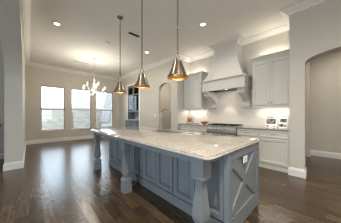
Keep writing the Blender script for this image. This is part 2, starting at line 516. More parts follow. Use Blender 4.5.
# front panels
n = 8; pw = (IY1 - .03 - (IY0 + .03)) / n
RG = [(0, 0), (0, .038), (.004, .042), (.052, .042), (.060, .030), (.064, .002), (.088, .002), (.112, .028), (.116, .029)]
for i in range(n):
    y = IY0 + .03 + i * pw
    obj('panel', panel(bmesh.new(), (IX0, y + .009, .15), (0, 1, 0), (0, 0, 1), (-1, 0, 0), pw - .018, ZB - .15 - .02, RG), ISL, isl)
# crossed end panel facing the camera
bm = bmesh.new(); yf = IY0; th = .02
x0, x1, z0, z1 = IX0 - .06, IX1, 0.0, ZB
box(bm, x0, x0 + .085, yf - th, yf, z0, z1, bev=.003); box(bm, x1 - .075, x1, yf - th, yf, z0, z1, bev=.003)
box(bm, x0 + .085, x1 - .075, yf - th, yf, z0, .185, bev=.003); box(bm, x0 + .085, x1 - .075, yf - th, yf, .785, z1, bev=.003)
box(bm, x0, IX0, yf, yf + .03, 0, ZB)
ex = obj('end_frame', bm, ISL, isl)
a0, a1, b0, b1 = x0 + .085, x1 - .075, .185, .785
def diag(p, q, w, depth):
    p, q = Vector(p), Vector(q); d = (q - p).normalized(); nn = Vector((-d.y, d.x)) * w / 2
    c = [p - nn, p + nn, q + nn, q - nn]
    return prism(bmesh.new(), [(v.x, v.y) for v in c], XZ, yf - depth, yf)
obj('cross_board', diag((a0 + .02, b1 - .02), (a1 - .02, b0 + .02), .105, .017), ISL, isl)
obj('cross_board', diag((a0 + .02, b0 + .02), (a1 - .02, b1 - .02), .105, .018), ISL, isl)
# aprons under the overhang
bm = B(1.10, 1.125, .78, 3.68, .815, ZB, bev=.003); box(bm, 1.19, IX0 - .06, .735, .76, .815, ZB); box(bm, 1.19, IX0, 3.70, 3.725, .815, ZB)
obj('apron', bm, ISL, isl)
LEG = [(0, .066), (.012, .068), (.13, .068), (.142, .056), (.15, .054), (.155, .068), (.215, .068), (.225, .056), (.245, .043), (.262, .043), (.285, .054), (.315, .060), (.345, .060), (.39, .056),
       (.45, .050), (.52, .044), (.58, .0405), (.63, .040), (.655, .045), (.672, .058), (.680, .068), (.70, .068), (.706, .064), (.712, .064), (.716, .0675), (ZB, .0675)]
for y in (.802, 2.27, 3.70):
    obj('leg', square_loft(bmesh.new(), LEG, 1.157, y), ISL, isl)

# island countertop with sink cut-out
def rrect(x0, x1, y0, y1, ins, r, n=8):
    x0 += ins; x1 -= ins; y0 += ins; y1 -= ins; r = max(r - ins, .004); P = []
    for cx, cy, a in ((x1 - r, y1 - r, 0), (x0 + r, y1 - r, 90), (x0 + r, y0 + r, 180), (x1 - r, y0 + r, 270)):
        for k in range(n + 1):
            t = math.radians(a + 90 * k / n); P.append((cx + r * math.cos(t), cy + r * math.sin(t)))
    return P
def slab(x0, x1, y0, y1, zb, zt, r, edge, hole=None):
    bm = bmesh.new(); rings = []
    for ins, z in edge:
        rings.append([bm.verts.new((x, y, z)) for x, y in rrect(x0, x1, y0, y1, ins, r)])
    for a, b in zip(rings, rings[1:]):
        for k in range(len(a)):
            j = (k + 1) % len(a); bm.faces.new((a[k], a[j], b[j], b[k]))
    hl = []
    if hole:
        for z in (edge[0][1], edge[-1][1]):
            hl.append([bm.verts.new((x, y, z)) for x, y in rrect(*hole, 0, .04, 4)])
        for k in range(len(hl[0])):
            j = (k + 1) % len(hl[0]); bm.faces.new((hl[0][k], hl[1][k], hl[1][j], hl[0][j]))
    for ring, hh in ((rings[0], hl[0] if hl else None), (rings[-1], hl[1] if hl else None)):
        if hh is None: bm.faces.new(ring); continue
        es = []
        for loop in (ring, hh):
            for k in range(len(loop)):
                a, b = loop[k], loop[(k + 1) % len(loop)]
                e = bm.edges.get((a, b)) or bm.edges.new((a, b)); es.append(e)
        bmesh.ops.triangle_fill(bm, use_beauty=True, edges=es, normal=(0, 0, 1))
    return bm
ZT = .925
SINK = (1.88, 2.27, 1.90, 2.60)
OGEE = [(.035, ZB), (.012, ZB), (.004, ZB + .004), (.0, ZB + .012), (.002, ZB + .020), (.010, ZB + .024), (.010, ZB + .028), (.013, ZB + .036), (.020, ZB + .042), (.028, ZT)]
obj('countertop', slab(1.045, 2.425, .645, 3.935, ZB, ZT, .075, OGEE, SINK), GRAN, smooth=35,
    label='speckled pale granite countertop on the blue-grey island', category='countertop')
# sink
s = thing('sink', 'stainless undermount sink set in the island granite', 'sink', (2.1, 2.3, .70))
bm = bmesh.new(); rings = []
for ins, z in ((-.02, ZB - .001), (.0, ZB - .001), (.004, .74), (.03, .70)):
    rings.append([bm.verts.new((x, y, z)) for x, y in rrect(*SINK, ins, .045, 4)])
for a, b in zip(rings, rings[1:]):
    for k in range(len(a)): bm.faces.new((a[k], a[(k + 1) % len(a)], b[(k + 1) % len(a)], b[k]))
bm.faces.new(rings[-1])
obj('basin', bm, STEEL, s, 40)
obj('drain', lathe(bmesh.new(), [(0, .7035), (.04, .7035), (.045, .701), (0, .7005)], 2.1, 2.25, 16, False), NICKEL, s, 40)
# faucet
f = thing('faucet', 'tall gooseneck nickel faucet beside the island sink', 'faucet', (2.24, 2.665, ZT))
fx, fy = 2.24, 2.665
obj('base', lathe(bmesh.new(), [(.03, ZT), (.03, ZT + .008), (.022, ZT + .02), (.018, ZT + .06), (.014, ZT + .07), (0, ZT + .07)], fx, fy, 16), FAUCETM, f, 40)
d = Vector((.35, -.94)).normalized(); R = .118
pts = [(fx, fy, ZT + .03), (fx, fy, ZT + .36)] + [(fx + d.x * R * (1 - math.cos(a)), fy + d.y * R * (1 - math.cos(a)), ZT + .36 + R * math.sin(a)) for a in [PI * k / 12 for k in range(1, 13)]]
sp = obj('spout', tube(bmesh.new(), pts, .0125, 10), FAUCETM, f, 60)
e = pts[-1]
obj('spray_head', lathe(bmesh.new(), [(0, e[2] + .0), (.0155, e[2]), (.018, e[2] - .09), (.013, e[2] - .10), (0, e[2] - .10)], e[0], e[1], 14, False), FAUCETM, f, 40)
obj('handle', tube(bmesh.new(), [(fx + .015, fy + .0, ZT + .05), (fx + .05, fy + .03, ZT + .06), (fx + .09, fy + .05, ZT + .085)], [.008, .007, .006], 8), FAUCETM, f, 60)
obj('soap_dispenser', tube(lathe(bmesh.new(), [(.018, ZT), (.018, ZT + .01), (.010, ZT + .02), (.010, ZT + .07), (0, ZT + .07)], 2.30, 2.92, 12), [(2.30, 2.92, ZT + .065), (2.28, 2.87, ZT + .07), (2.27, 2.84, ZT + .06)], .006, 6), FAUCETM, smooth=50,
    label='small nickel soap dispenser on the island behind the faucet', category='soap dispenser')
# outlet on the end panel
o = thing('outlet', 'white electrical outlet on the crossed island end panel', 'outlet', (2.0, IY0 - .02, .65))
ox = 1.86; oz = .735
obj('cover_plate', B(ox - .060, ox + .060, yf - .0275, yf - .0195, oz - .040, oz + .040, bev=.002), WHITE, o)
for dz in (-.024, .024):
    obj('socket', B(ox + dz - .014, ox + dz + .014, yf - .030, yf - .027, oz - .016, oz + .016, bev=.002), mat('socket_plastic', (.70, .69, .66), .4), o)

# ------------------------------------------------------------------ cabinets on the range wall
DR = [(0, 0), (0, .016), (.003, .02), (.055, .02), (.060, .012), (.066, .008), (.072, .006)]
DRW = [(0, 0), (0, .016), (.003, .02), (.030, .02), (.034, .013), (.040, .010)]
def pull(bm, y, x, z, w=.10):
    tube(bm, [(x, y - w / 2, z), (x - .022, y - w / 2 + .006, z), (x - .026, y, z), (x - .022, y + w / 2 - .006, z), (x, y + w / 2, z)], .0055, 8)
    return bm
def knob(bm, y, x, z):
    R = Matrix.Rotation(-PI / 2, 4, 'Y')
    k = bmesh.new(); lathe(k, [(.006, 0), (.006, .012), (.014, .017), (.015, .024), (.009, .029), (0, .030)], n=12)
    bmesh.ops.transform(k, matrix=Matrix.Translation((x, y, z)) @ R, verts=k.verts[:])
    me = bpy.data.meshes.new('t'); k.to_mesh(me); k.free(); bm.from_mesh(me); bpy.data.meshes.remove(me)
    return bm
CX = 4.07           # face of the base cabinets
CT = .94
def base_cab(y0, y1, label, doors=1):
    t = thing('base_cabinet', label, 'cabinet', (4.3, (y0 + y1) / 2, 0), 'white base cabinets along the range wall')
    bm = B(CX, XW - .015, y0, y1, .10, CT - .031); box(bm, CX + .06, XW - .015, y0, y1, 0, .10); box(bm, CX - .006, CX + .02, y0, y1, .0, .09)
    obj('cabinet_box', bm, CAB, t)
    dw = (y1 - y0 - .03)
    d = obj('drawer', panel(bmesh.new(), (CX, y0 + .015, CT - .21), (0, 1, 0), (0, 0, 1), (-1, 0, 0), dw, .16, DRW), CAB, t)
    obj('handle', pull(bmesh.new(), (y0 + y1) / 2, CX - .018, CT - .13), PULLM, d, 60)
    w = dw / doors
    for i in range(doors):
        dd = obj('door', panel(bmesh.new(), (CX, y0 + .015 + i * w + .002, .125), (0, 1, 0), (0, 0, 1), (-1, 0, 0), w - .004, CT - .235 - .125, DR), CAB, t)
        ky = (y0 + .015 + (i + 1) * w - .035) if i == 0 else (y0 + .015 + i * w + .035)
        obj('knob', knob(bmesh.new(), ky, CX - .018, CT - .29), PULLM, dd, 40)
    return t
RY0, RY1 = 1.665, 2.575
base_cab(YA + .004, 1.13, 'white base cabinet with drawer and single door beside the arch wall')
base_cab(1.132, RY0 - .004, 'white base cabinet immediately right of the range')
base_cab(RY1 + .004, 3.18, 'white base cabinet immediately left of the range')
base_cab(3.182, YB - .02, 'white base cabinet in the far left alcove corner')
EDGE = [(.01, CT - .03), (.0, CT - .026), (.0, CT - .006), (.006, CT)]
def ctop(y0, y1, label):
    obj('perimeter_countertop', slab(CX - .035, XW - .014, y0, y1, CT - .03, CT, .008, EDGE), GRAN2, smooth=35, label=label, category='countertop')
ctop(YA + .01, RY0 - .003, 'grey granite countertop right of the range')
ctop(RY1 + .003, YB - .005, 'grey granite countertop left of the range')

UX, UZ0, UZ1 = 4.33, 1.48, 2.64
def upper_cab(y0, y1, label, knobs):
    t = thing('upper_cabinet', label, 'cabinet', (4.5, (y0 + y1) / 2, UZ0), 'white upper cabinets beside the hood')
    obj('cabinet_box', B(UX, XW - .013, y0, y1, UZ0, UZ1 + .1), CAB, t)
    w = (y1 - y0 - .03) / 2
    for i in range(2):
        dd = obj('door', panel(bmesh.new(), (UX, y0 + .015 + i * w + .002, UZ0 + .03), (0, 1, 0), (0, 0, 1), (-1, 0, 0), w - .004, UZ1 - UZ0 - .05, DR), CAB, t)
        ky = y0 + .015 + w + (-.03 if i == 0 else .03)
        obj('knob', knob(bmesh.new(), ky, UX - .018, UZ0 + .09), PULLM, dd, 40)
    cr = [(0, UZ1 + .01), (.014, UZ1 + .01), (.016, UZ1 + .035), (.03, UZ1 + .045), (.06, UZ1 + .09), (.075, UZ1 + .10), (.075, UZ1 + .125), (0, UZ1 + .125)]
    path = [(XW - .014, y1), (UX, y1), (UX, y0)] if y1 < 2.0 else [(UX, y1), (UX, y0), (XW - .014, y0)]
    obj('crown', sweep(bmesh.new(), path, cr), CAB, t)
    obj('light_rail', B(UX, UX + .02, y0, y1, UZ0 - .035, UZ0), CAB, t)
    return t
upper_cab(YA + .004, 1.36, 'white two-door upper cabinet between the hood and the arch wall', 2)
upper_cab(2.985, YB - .015, 'white two-door upper cabinet left of the hood', 2)
for (y0, y1, where) in ((.56, 1.34, 'right of the hood'), (3.0, 3.77, 'left of the hood')):
    c = (y0 + y1) / 2
    obj('under_cabinet_light', B(4.46, 4.49, y0 + .05, y1 - .05, UZ0 - .012, UZ0 - .001), LED, label='slim lit strip light under the upper cabinet ' + where, category='strip light')
    lamp('under_cabinet_lamp', 'AREA', (4.475, c, UZ0 - .02), UNDER_W, WARM, .03, y1 - y0 - .1)
    lamp('cabinet_top_lamp', 'AREA', (4.55, c, UZ1 + .14), TOP_W, WARM, .04, y1 - y0 - .1, (PI, 0, 0))
    obj('cabinet_top_light', B(4.53, 4.57, y0 + .05, y1 - .05, UZ1 + .101, UZ1 + .115), LED, label='slim lit strip light on top of the upper cabinet ' + where, category='strip light')

# ------------------------------------------------------------------ hood
HC = 2.13
hd = thing('range_hood', 'tall cream flared range hood with corbels over the stove', 'range hood', (4.4, HC, 1.48))
bm = bmesh.new(); rings = []
def hp(t):
    q = (1 - t) ** 2.3
    return .355 + .27 * q, 4.33 - .23 * q
for i in range(15):
    t = i / 14; z = 2.34 + t * (H - .002 - 2.34); w, fx_ = hp(t)
    rings.append([bm.verts.new(p) for p in ((XW - .002, HC - w, z), (fx_, HC - w, z), (fx_, HC + w, z), (XW - .002, HC + w, z))])
for a, b in zip(rings, rings[1:]):
    for k in range(4): bm.faces.new((a[k], a[(k + 1) % 4], b[(k + 1) % 4], b[k]))
bm.faces.new(rings[0]); bm.faces.new(rings[-1])
obj('chimney', bm, HOODM, hd, 30)
def strip(o0, o1):
    bm = bmesh.new(); R = []
    for i in range(15):
        t = i / 14; z = 2.34 + t * (H - .12 - 2.34); w, fx_ = hp(t)
        R.append([bm.verts.new(p) for p in ((fx_ - .022, HC + o0 * w, z), (fx_ - .022, HC + o1 * w, z), (fx_ + .005, HC + o1 * w, z), (fx_ + .005, HC + o0 * w, z))])
    for a, b in zip(R, R[1:]):
        for k in range(4): bm.faces.new((a[k], a[(k + 1) % 4], b[(k + 1) % 4], b[k]))
    bm.faces.new(R[0]); bm.faces.new(R[-1]); return bm
obj('corner_board', strip(-1, -.62), HOODM, hd, 30)
obj('corner_board', strip(.62, 1), HOODM, hd, 30)
wt, ft = hp(1)
obj('crown', sweep(bmesh.new(), [(XW - .002, HC + wt), (ft - .012, HC + wt), (ft - .012, HC - wt), (XW - .002, HC - wt)], [(o, z) for o, z in CROWN]), HOODM, hd)
mw = .66; mx = 4.09; mz0, mz1 = 2.01, 2.34
bm = B(mx, mx + .07, HC - mw, HC + mw, mz0, mz1); box(bm, mx + .07, XW - .013, HC - mw, HC - mw + .07, mz0, mz1); box(bm, mx + .07, XW - .013, HC + mw - .07, HC + mw, mz0, mz1)
box(bm, mx, XW - .013, HC - mw, HC + mw, mz1 - .02, mz1)
mt = obj('mantle', bm, HOODM, hd)
lip = [(0, mz1 - .075), (.012, mz1 - .075), (.016, mz1 - .05), (.04, mz1 - .022), (.045, mz1 - .018), (.045, mz1 + .004), (0, mz1 + .004)]
obj('mantle_moulding', sweep(bmesh.new(), [(XW - .013, HC + mw), (mx, HC + mw), (mx, HC - mw), (XW - .013, HC - mw)], lip), HOODM, mt)
bm = B(mx + .071, XW - .014, HC - mw + .071, HC + mw - .071, mz0 + .04, mz0 + .07)
obj('liner', bm, mat('hood_liner', (.25, .24, .23), .35, .9), hd)
CB = [(XW - .013, 1.48), (4.58, 1.48), (4.555, 1.50), (4.55, 1.53), (4.56, 1.555), (4.575, 1.58), (4.57, 1.63), (4.53, 1.69), (4.46, 1.75), (4.37, 1.80), (4.29, 1.825), (4.225, 1.84), (4.20, 1.86), (4.20, 1.885), (4.16, 1.89), (4.155, 1.955), (4.13, 1.965), (4.13, mz0), (XW - .013, mz0)]
for yc in (HC - mw + .125, HC + mw - .125):
    obj('corbel', prism(bmesh.new(), CB, XZ, yc - .10, yc + .10), HOODM, hd, 25)
sl = lamp('hood_lamp', 'SPOT', (4.42, HC, mz0 + .035), HOOD_W, (1.0, .80, .58), .03)
sl.data.spot_size = math.radians(57); sl.data.spot_blend = .2
lamp('hood_lamp', 'AREA', (4.30, HC, mz0 + .035), HOOD_W * .05, (1.0, .84, .64), .06)
obj('hood_bulb', lathe(bmesh.new(), [(0, mz0 + .038), (.03, mz0 + .038), (.03, mz0 + .0399), (0, mz0 + .0399)], 4.42, HC, 16, False), LED, hd, 40)

# ------------------------------------------------------------------ range
PANELM = mat('satin_steel', (.60, .59, .56), .45, .15)
rg = thing('range', 'stainless steel gas range under the cream hood', 'range', (4.3, (RY0 + RY1) / 2, 0))
rx = 4.0
bm = B(rx + .02, XW - .015, RY0, RY1, .08, CT - .02)
obj('body', bm, STEEL, rg)
obj('cooktop', B(rx - .03, XW - .015, RY0, RY1, CT - .02, CT + .005, bev=.004), STEEL, rg)
bm = prism(bmesh.new(), [(rx - .03, CT - .02), (rx + .02, CT - .02), (rx + .02, CT - .17), (rx - .005, CT - .17)], XZ, RY0, RY1)
obj('control_panel', bm, PANELM, rg)
for i in range(7):
    y = RY0 + .08 + i * (RY1 - RY0 - .16) / 6
    R = Matrix.Translation((rx - .018, y, CT - .095)) @ Matrix.Rotation(-PI / 2 + .16, 4, 'Y')
    k = bmesh.new(); lathe(k, [(.030, 0), (.030, .006), (.024, .008), (.022, .035), (.018, .04), (0, .04)], n=16)
    bmesh.ops.transform(k, matrix=R, verts=k.verts[:])
    kn = obj('knob', k, PANELM, rg, 40)
    k = bmesh.new(); lathe(k, [(.036, -.002), (.036, .004), (.030, .0045)], n=16); bmesh.ops.transform(k, matrix=R, verts=k.verts[:])
    obj('bezel', k, DARKM, kn, 40)
dr = obj('oven_door', B(rx - .015, rx + .02, RY0 + .01, RY1 - .01, .16, CT - .18, bev=.004), STEEL, rg)
obj('handle', tube(bmesh.new(), [(rx - .015, RY0 + .07, .70), (rx - .07, RY0 + .07, .70), (rx - .07, RY1 - .07, .70), (rx - .015, RY1 - .07, .70)], .013, 8), STEEL, dr, 50)
for i in range(3):
    bm = bmesh.new(); w = (RY1 - RY0 - .04) / 3; y0 = RY0 + .02 + i * w + .006; y1 = y0 + w - .012
    for x in (rx + .03, rx + .20, rx + .36, rx + .53): box(bm, x, x + .016, y0, y1, CT + .022, CT + .044)
    for y in (y0, (y0 + y1) / 2 - .008, y1 - .016): box(bm, rx + .03, rx + .546, y, y + .016, CT + .020, CT + .042)
    for x in (rx + .03, rx + .53):
        for y in (y0, y1 - .016): box(bm, x, x + .016, y, y + .016, CT + .004, CT + .022)
    obj('grate', bm, IRON, rg)
    for x in (rx + .16, rx + .44):
        obj('burner', lathe(bmesh.new(), [(.05, CT + .004), (.05, CT + .012), (.035, CT + .018), (0, CT + .018)], x, (y0 + y1) / 2, 16), IRON, rg, 40)
obj('foot_rail', B(rx + .06, XW - .02, RY0 + .02, RY1 - .02, 0, .08), DARKM, rg)

# ------------------------------------------------------------------ things on the counters
def leaning(name, label, cat, y0, y1, h, xf, tilt=.16):
    t = thing(name, label, cat, (xf, (y0 + y1) / 2, CT + .001)); return t, tilt
def tilted(bm, xf, tilt):
    M = Matrix.Translation((xf, 0, CT + .001)) @ Matrix.Rotation(tilt, 4, 'Y') @ Matrix.Translation((-xf, 0, -CT - .001))
    bmesh.ops.transform(bm, matrix=M, verts=bm.verts[:]); return bm
PH1 = photo_mat('kitchen_photo_print', [(.05, .05, .055), (.14, .13, .13), (.34, .32, .30)], 22)
ORNG = mat('orange_print', (.72, .16, .05), .5)
GREYP = mat('grey_print', (.25, .25, .26), .5)
def flyer(y0, y1, h, xf, label, photos, head):
    t = thing('flyer', label, 'flyer', (xf, (y0 + y1) / 2, CT + .001), 'flyers standing on the right counter')
    Z = CT + .001
    obj('sheet', tilted(B(xf, xf + .004, y0, y1, Z, Z + h), xf, .2), PAPER, t)
    obj('stand', tilted(prism(bmesh.new(), [(xf + .005, Z + .004), (xf + .007, Z + .004), (xf + .007, Z + h * .9), (xf + .005, Z + h * .9)], XZ, y0 + .01, y1 - .01), xf, .2), mat('clear_acrylic', (.8, .82, .82), .1), t)
    for (a, b, c, d) in photos:
        obj('photo_print', tilted(B(xf - .001, xf - .0001, y0 + a * (y1 - y0), y0 + b * (y1 - y0), Z + c * h, Z + d * h), xf, .2), PH1, t)
    for (a, b, c, d, m) in head:
        obj('heading', tilted(B(xf - .001, xf - .0001, y0 + a * (y1 - y0), y0 + b * (y1 - y0), Z + c * h, Z + d * h), xf, .2), m, t)
flyer(.86, 1.10, .30, 4.50, 'white flyer with orange heading and one large dark photo', [(.07, .93, .30, .78)], [(.30, .93, .84, .96, ORNG), (.04, .30, .86, .95, GREYP), (.68, .93, .05, .18, mat('red_print', (.55, .12, .10), .5)), (.08, .3, .05, .12, GREYP)])
flyer(.64, .81, .27, 4.50, 'smaller white flyer with two dark photos beside the arch wall', [(.1, .85, .52, .84), (.45, .95, .1, .36)], [(.1, .4, .12, .3, GREYP)])
# bowl of fruit
bx, by = 4.44, 2.93
obj('fruit_bowl', lathe(bmesh.new(), [(.045, CT), (.05, CT + .008), (.115, CT + .045), (.15, CT + .085), (.145, CT + .088), (.108, CT + .05), (.04, CT + .014), (0, CT + .013)], bx, by, 28), mat('orange_glaze', (.60, .17, .05), .25), smooth=50,
    label='orange glazed fruit bowl on the counter left of the range', category='bowl')
FM = [mat('red_apple_skin', (.50, .06, .04), .35), mat('orange_peel', (.75, .26, .04), .45), mat('yellow_apple_skin', (.70, .40, .08), .35)]
fruit = [('apple', 'red apple on top in the orange fruit bowl', 0, 0, 0, .090), ('orange', 'orange fruit at the range side of the bowl', 1, .0, -.055, .072), ('orange', 'orange fruit at the cookbook side of the bowl', 1, .02, .055, .072), ('apple', 'yellowish apple at the front of the fruit bowl', 2, -.055, .0, .07)]
for nm, lb, mi, dx, dy, dz in fruit:
    r = .036
    bm = lathe(bmesh.new(), [(0, CT + dz - r * .9), (r * .5, CT + dz - r * .92), (r * .95, CT + dz - r * .3), (r, CT + dz + r * .1), (r * .8, CT + dz + r * .65), (r * .35, CT + dz + r * .9), (0, CT + dz + r * .78)], bx + dx, by + dy, 14, False)
    a = obj(nm, bm, FM[mi], smooth=60, label=lb, category='fruit', group='fruit in the orange bowl')
    if nm == 'apple': obj('stem', tube(bmesh.new(), [(bx + dx, by + dy, CT + dz + r * .75), (bx + dx + .004, by + dy, CT + dz + r * 1.3)], .002, 5), mat('stem_brown', (.1, .06, .03), .8), a)
# cookbook on a stand
t = thing('cookbook', 'open cookbook with orange food photo standing left of the fruit bowl', 'book', (4.46, 3.62, CT + .001))
def tb(*a): return tilted(B(*a), 4.46, .22)
Z = CT + .001
obj('cover', tb(4.46, 4.475, 3.47, 3.77, Z, Z + .27), mat('grey_cover', (.20, .19, .18), .5), t)
obj('page', tb(4.457, 4.4598, 3.485, 3.755, Z + .012, Z + .26), mat('page_grey', (.52, .48, .42), .5), t)
obj('food_photo', tb(4.4555, 4.4569, 3.52, 3.72, Z + .05, Z + .22), photo_mat('food_photo_print', [(.07, .05, .04), (.10, .07, .05), (.55, .22, .07), (.6, .42, .26)], 15), t)
# small folded towel and dish
obj('folded_towel', B(4.36, 4.48, 3.24, 3.37, CT, CT + .035, bev=.012), mottled('grey_terry', (.50, .49, .46), (.58, .57, .54), 40, .95, .4), label='small grey folded towel between cookbook and fruit bowl', category='towel')
# outlets / switches
def plate(name, label, cat, x, y, z, axis='X', slots=2):
    t = thing(name, label, cat, (x, y, z))
    w = .036 * max(1, slots - 1)
    obj('cover_plate', B(x - .006, x - .0005, y - w, y + w, z - .058, z + .058, bev=.002), WHITE, t)
    for i in range(slots - 1 if slots > 2 else 1):
        yy = y - w + .036 + .072 * i
        obj('toggle', B(x - .009, x - .006, yy - .015, yy + .015, z - .033, z + .033, bev=.002), WHITE, t)
plate('outlet', 'white outlet on the tile behind the fruit bowl', 'outlet', XW - .012, 3.0, 1.18)
plate('light_switch', 'white light switch plate left of the small arch', 'light switch', XR, 5.13, 1.25, slots=3)
plate('outlet', 'white outlet low on the window wall corner near the left wall', 'outlet', XR, 5.6, .4)
for z, lb in ((1.36, 'upper nickel hinge beside the small arch'), (.98, 'lower nickel hinge beside the small arch')):
    obj('door_hinge', tube(B(XR - .008, XR - .0005, 4.935, 4.965, z - .05, z + .05), [(XR - .01, 4.935, z - .05), (XR - .01, 4.935, z + .05)], .008, 8), NICKEL, label=lb, category='hinge')

# ------------------------------------------------------------------ hutch in the far wall
hu = thing('hutch', 'grey-blue built-in hutch with glass doors in the far wall', 'hutch', (4.1, 7.03, 0))
HUT = mottled('hutch_paint', (.13, .15, .16), (.18, .20, .21), 6, .45)
HUL = mottled('hutch_counter', (.40, .44, .47), (.48, .52, .55), 12, .3)
y0, y1 = HY0 + .012, HY1 - .012
bm = B(3.83, 4.42, y0, y1, 0, .98)
obj('base_box', bm, HUT, hu)
w = (y1 - y0) / 2
for i in range(2):
    obj('base_door', panel(bmesh.new(), (3.83, y0 + i * w + .01, .12), (0, 1, 0), (0, 0, 1), (-1, 0, 0), w - .02, .82, DR), HUT, hu)
obj('hutch_top', B(3.78, 4.42, y0, y1, .98, 1.03, bev=.005), HUL, hu)
bm = B(4.40, 4.42, y0, y1, 1.03, HZ - .02); box(bm, 3.98, 4.40, y0, y0 + .025, 1.03, HZ - .02); box(bm, 3.98, 4.40, y1 - .025, y1, 1.03, HZ - .02); box(bm, 3.98, 4.40, y0, y1, HZ - .045, HZ - .02); box(bm, 4.0, 4.40, y0 + .025, y1 - .025, 1.40, 1.425)
for z in (1.8, 2.2): box(bm, 4.06, 4.40, y0 + .025, y1 - .025, z, z + .02)
obj('upper_case', bm, HUT, hu)
obj('case_back', B(4.385, 4.399, y0 + .026, y1 - .026, 1.43, HZ - .05), mat('hutch_back', (.70, .76, .73), .4), hu)
obj('back_panel', B(4.385, 4.399, y0 + .026, y1 - .026, 1.03, 1.40), HUL, hu)
for i in range(2):
    a, b = y0 + i * w + .008, y0 + (i + 1) * w - .008
    bm = bmesh.new()
    for q in ((a, a + .06, 1.43, HZ - .05), (b - .06, b, 1.43, HZ - .05)): box(bm, 3.975, 3.999, *q)
    for q in ((1.43, 1.49), (2.30, 2.36), (HZ - .12, HZ - .05)): box(bm, 3.975, 3.999, a + .06, b - .06, *q)
    d = obj('glass_door', bm, HUT, hu)
    obj('glass', B(3.985, 3.989, a + .06, b - .06, 1.49, HZ - .12), CGLASS, d)
    obj('knob', knob(bmesh.new(), (b - .03) if i == 0 else (a + .03), 3.975, 1.6), NICKEL, d, 40)
# ------------------------------------------------------------------ pendants
def chain_links(bm, x, y, z0, z1, L=.034, r=.0028, w=.009):
    n = int((z1 - z0) / (L - .008)); st = (z1 - z0) / n
    for i in range(n):
        zc = z0 + (i + .5) * st; P = []
        for k in range(10):
            a = 2 * PI * k / 10; q = w * math.cos(a); zz = zc + (st * .5 + .005) * math.sin(a)
            P.append((x + q, y, zz) if i % 2 else (x, y + q, zz))
        tube(bm, P, r, 5, True)
    return bm
PX, PY = 1.49, [1.42, 2.32, 3.22]
pl = ['brass cone pendant nearest the camera over the island', 'middle brass cone pendant over the island', 'brass cone pendant farthest along the island near the windows']
p = thing('pendant_light', pl[0], 'pendant light', (PX, PY[0], H), 'brass pendants over the island')
y = PY[0]; zb = 1.772
obj('canopy', lathe(bmesh.new(), [(.065, H - .001), (.065, H - .012), (.055, H - .03), (.02, H - .04), (.012, H - .06), (0, H - .06)], PX, y, 24), BRONZE, p, 40)
ht = .222
obj('chain', chain_links(bmesh.new(), PX, y, zb + ht + .125, H - .055, .062, .0038, .013), BRONZE, p, 60)
bm = tube(bmesh.new(), [(PX + .030 * math.cos(a), y - .0 + .0 * math.sin(a), zb + ht + .078 + .052 * math.sin(a)) for a in [2 * PI * k / 20 for k in range(20)]], .006, 6, True)
obj('hanging_loop', bm, BRASS, p, 60)
obj('cap', lathe(bmesh.new(), [(0, zb + ht + .032), (.018, zb + ht + .032), (.024, zb + ht + .018), (.056, zb + ht + .014), (.060, zb + ht), (0, zb + ht)], PX, y, 24, False), BRASS, p, 40)
bm = lathe(bmesh.new(), [(.058, zb + ht), (.134, zb + .03), (.142, zb + .026), (.145, zb + .004), (.143, zb)], PX, y, 40, False)
sh = obj('shade', bm, BRASS, p, 40)
obj('lining', lathe(bmesh.new(), [(.056, zb + ht - .002), (.131, zb + .03), (.139, zb + .024), (.1425, zb + .001)], PX, y, 40, False), GOLD, sh, 40)
for k in range(3):
    a = 2 * PI * k / 3 + .75
    obj('thumb_screw', lathe(bmesh.new(), [(0, zb + .008), (.006, zb + .008), (.008, zb + .024), (0, zb + .026)], PX + .152 * math.cos(a), y + .152 * math.sin(a), 8, False), BRASS, sh, 40)
obj('bulb', lathe(bmesh.new(), [(0, zb + .045), (.02, zb + .05), (.031, zb + .075), (.026, zb + .11), (.014, zb + .13), (.014, zb + .145), (0, zb + .145)], PX, y, 16, False), BULB, p, 60)
obj('socket', lathe(bmesh.new(), [(.018, zb + .135), (.02, zb + .14), (.02, zb + .205), (0, zb + .21)], PX, y, 12), DARKM, p, 40)
for i in (1, 2): dup(p, (PX, PY[i], H), pl[i], 'brass pendants over the island')
for yy in PY: lamp('pendant_lamp', 'POINT', (PX, yy, zb + .03), PENDANT_W, (1, .72, .42), .02)

